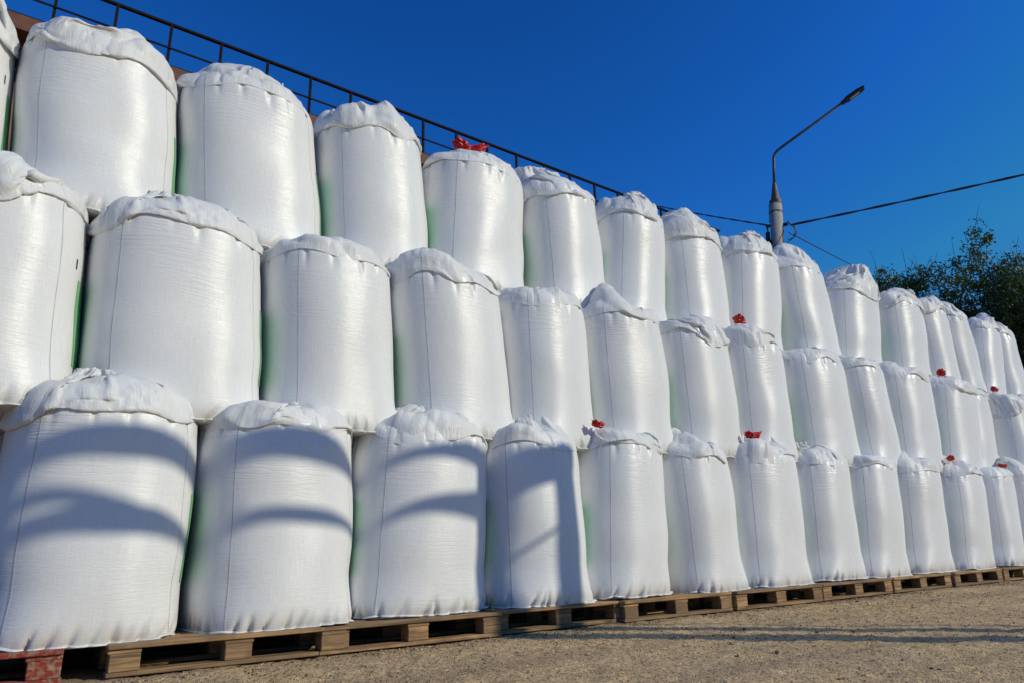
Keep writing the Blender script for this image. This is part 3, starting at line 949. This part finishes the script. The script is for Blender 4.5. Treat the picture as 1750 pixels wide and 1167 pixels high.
def wire(name, p, q, sag, r, label, twist=False):
    p, q = Vector(p), Vector(q)
    n = 60
    pts = [p.lerp(q, i / n) - Vector((0, 0, sag * 4 * (i / n) * (1 - i / n))) for i in range(n + 1)]
    mb = MB()
    if twist:
        m = 420
        for ph in (0, math.pi):
            hp = []
            for i in range(m + 1):
                u = i / m
                c = p.lerp(q, u) - Vector((0, 0, sag * 4 * u * (1 - u)))
                a = u * (q - p).length / 1.3 * 2 * math.pi + ph
                s = (q - p).cross(Vector((0, 0, 1))).normalized()
                hp.append(c + s * math.cos(a) * r * .8 + Vector((0, 0, math.sin(a) * r * .8)))
            mb.tube(hp, r, 6)
    else:
        mb.tube(pts, r, 6)
    o = mb.build(name, M_BLACK, None, smooth=True)
    tag(o, label, "cable", "overhead cables from the lamp post")
wire("overhead_cable", (11.06, 6.83, 6.15), (17.81, -2.47, 7.12), .12, .0125, "thick twisted black cable rising from the lamp post to the right edge", True)
wire("overhead_cable", (10.85, 7.10, 6.20), (13.4, 12.13, 9.55), .02, .010, "thin black cable running left from the lamp post to the roof railing", True)
wire("overhead_cable", (11.07, 6.88, 6.02), (34.1, 15.6, 12.1), .05, .012, "thin black cable sloping down right from the lamp post behind the bags")

# ------------------------------------------------------------------ trees beyond the stack
def leaf_mat(name, c0, c1):
    t = NT(name)
    gi = t.n("NewGeometry")
    c = t.ramp(gi.outputs["Random Per Island"], [(0, c0), (1, c1)])
    t.set(Base_Color=c, Roughness=.55)
    tr = t.n("BsdfTranslucent"); t.put(tr.inputs[0], c)
    mx = t.n("MixShader"); mx.inputs[0].default_value = .25
    t.t.links.new(t.b.outputs[0], mx.inputs[1]); t.t.links.new(tr.outputs[0], mx.inputs[2])
    t.t.links.new(mx.outputs[0], t.out.inputs[0])
    return t.m
M_LEAF = leaf_mat("dark green leaves", (.022, .05, .014, 1), (.105, .165, .045, 1))
M_BARK = plain("dark bark", (.07, .055, .042), .9, 0, .4, 8, .004)

def make_tree(x, y, h, spread, seed, label, nleaf=14000, lean=0.0, low=.3, fan=.75):
    rng = np.random.RandomState(seed)
    root = tag(empty("tree", (x, y, 0)), label, "tree", "trees beyond the end of the stack")
    wood_ = MB(); tips = []; twigs = []
    def limb(p, d, L, r, depth):
        pts = [p]; q = p.copy(); dd = d.copy()
        for k in range(5):
            dd = (dd + Vector(rng.randn(3) * .13) + Vector((0, 0, .07))).normalized()
            q = q + dd * (L / 5); pts.append(q.copy())
        wood_.tube(pts, [max(.007, r * (1 - .13 * i)) for i in range(6)], 6 if depth > 1 else 9, False)
        if depth >= 2: tips.append((pts[3], dd)); tips.append((pts[5], dd))
        if depth < 4:
            for k in range(3 if depth < 3 else 2):
                a = rng.rand() * 6.28
                o = Vector((math.cos(a), math.sin(a), rng.uniform(.1, .9)))
                b = pts[2 + k % 4]
                limb(b, (dd * .7 + o * fan).normalized(), L * rng.uniform(.55, .75), r * .52, depth + 1)
        elif rng.rand() < .5:
            twigs.append((q, dd))
    th_ = h * low
    tr = MB().tube([(0, 0, 0), (.05, 0, th_ * .5), (lean * .2, .05, th_)], [.26, .2, .16], 12)
    p0 = Vector((lean * .2, .05, th_ - .1))
    for k in range(7):
        a = k / 7 * 6.28 + rng.rand()
        sp = spread * rng.uniform(.4, 1.0) / h
        limb(p0 + Vector((0, 0, rng.uniform(-.25, .1) * th_)), Vector((math.cos(a) * sp * 1.5 + lean * .08, math.sin(a) * sp * 1.5, 1)).normalized(), h * rng.uniform(.33, .46), .085, 1)
    for q, dd in twigs:
        e = q + (dd + Vector((0, 0, .5))).normalized() * rng.uniform(.4, 1.3)
        wood_.tube([q, q.lerp(e, .5) + Vector(rng.randn(3) * .04), e], [.012, .009, .005], 4, False)
    tr.build("trunk", M_BARK, root, smooth=True)
    wood_.build("branches", M_BARK, root, smooth=True)
    T = np.array([[*t[0]] for t in tips]); 
    w = rng.rand(len(T)) ** 2 + .08
    top = T[:, 2].max()
    w *= np.clip(1.7 - T[:, 2] / top, .5, 1)
    w /= w.sum()
    idx = rng.choice(len(T), nleaf, p=w)
    sz = .07 + .22 * rng.rand(len(T))
    C = T[idx] + rng.randn(nleaf, 3) * sz[idx][:, None] * np.array([1, 1, .8])
    n = rng.randn(nleaf, 3); n[:, 2] += .6; n /= np.linalg.norm(n, axis=1)[:, None]
    u = np.cross(n, rng.randn(nleaf, 3)); u /= np.linalg.norm(u, axis=1)[:, None]; v = np.cross(n, u)
    s = (.024 + .032 * rng.rand(nleaf))[:, None]
    V = np.stack([C - u * s * 1.5, C + v * s * .75, C + u * s * 1.5, C - v * s * .75], 1).reshape(-1, 3)
    Fq = [(4 * i, 4 * i + 1, 4 * i + 2, 4 * i + 3) for i in range(nleaf)]
    link("crown", mesh("crown", V, Fq, M_LEAF), root)
    return root
make_tree(28.0, 12.0, 11.5, .5, 3, "loose dark green tree behind the bags, left of the other tall tree", 30000, fan=.36)
make_tree(28.0, 9.2, 10.1, .8, 8, "tall dark green tree at the right picture edge, bare twig on top", 17000, fan=.5)
make_tree(31.5, 12.6, 9.2, 1.2, 12, "lower tree filling the gap between the two tall trees", 9000, low=.22, fan=.6)
make_tree(30.0, 8.8, 9.6, 1.2, 19, "dark tree cut by the right picture edge", 14000, fan=.65)

# ------------------------------------------------------------------ unseen rack of posts and pipes, shaped for the shadows it throws on the bags
def build_rack():
    D = 6.3
    def up(X, z, y=4.12):           # the point that shades wall point (X, y, z)
        k = D / sun_dir.y * -1
        return Vector((X, y, z)) + sun_dir * (D / math.hypot(sun_dir.x, sun_dir.y))
    root = tag(empty("shadow_rack", (0, 0, 0)), "unseen rack of posts and pipes, shaped to throw bar shadows on the nearest bags", "pipe rack")
    def post(X, z, r):
        p = up(X, z); MB().tube([(p.x, p.y, 0), p], r, 12).build("post", M_STEEL, root, smooth=True)
    post(2.74, 1.22, .14)
    post(3.27, 1.24, .10)
    post(3.62, .1, .02)
    def pipe(A, B, r, name="pipe"):
        MB().tube([up(*A), up(*B)], r, 12).build(name, M_STEEL, root, smooth=True)
    def wavy_pipe(A, B, r0, seed):        # uneven pipe, its line and girth shaped to break up the shadow
        rr = np.random.RandomState(seed); n = 60
        f = rr.uniform(0, 6.28, 4)
        pts, rs_ = [], []
        for k in range(n + 1):
            u = k / n
            x = A[0] + (B[0] - A[0]) * u; z = A[1] + (B[1] - A[1]) * u
            z += .016 * math.sin(9 * u + f[0]) + .010 * math.sin(23 * u + f[1])
            pts.append(up(x, z)); rs_.append(r0 * (1 + .30 * math.sin(14 * u + f[2]) + .22 * math.sin(31 * u + f[3])))
        MB().tube(pts, rs_, 14).build("pipe", M_STEEL, root, smooth=True)
    wavy_pipe((3.36, 1.21), (-2.2, 1.03), .066, 3)
    wavy_pipe((2.75, .81), (-2.2, .66), .046, 5)
    pipe((2.75, .97), (2.2, .80), .03, "brace")
    pipe((.72, .71), (-.2, .93), .036, "brace")
    pipe((.72, .71), (1.0, .80), .03, "brace")
    pipe((3.27, .70), (2.8, .48), .016, "brace")
    pipe((3.33, 1.13), (2.66, 1.0), .11, "shade_bar")  # thick bar added to shade the upper front of the bag with the post shadow
build_rack()
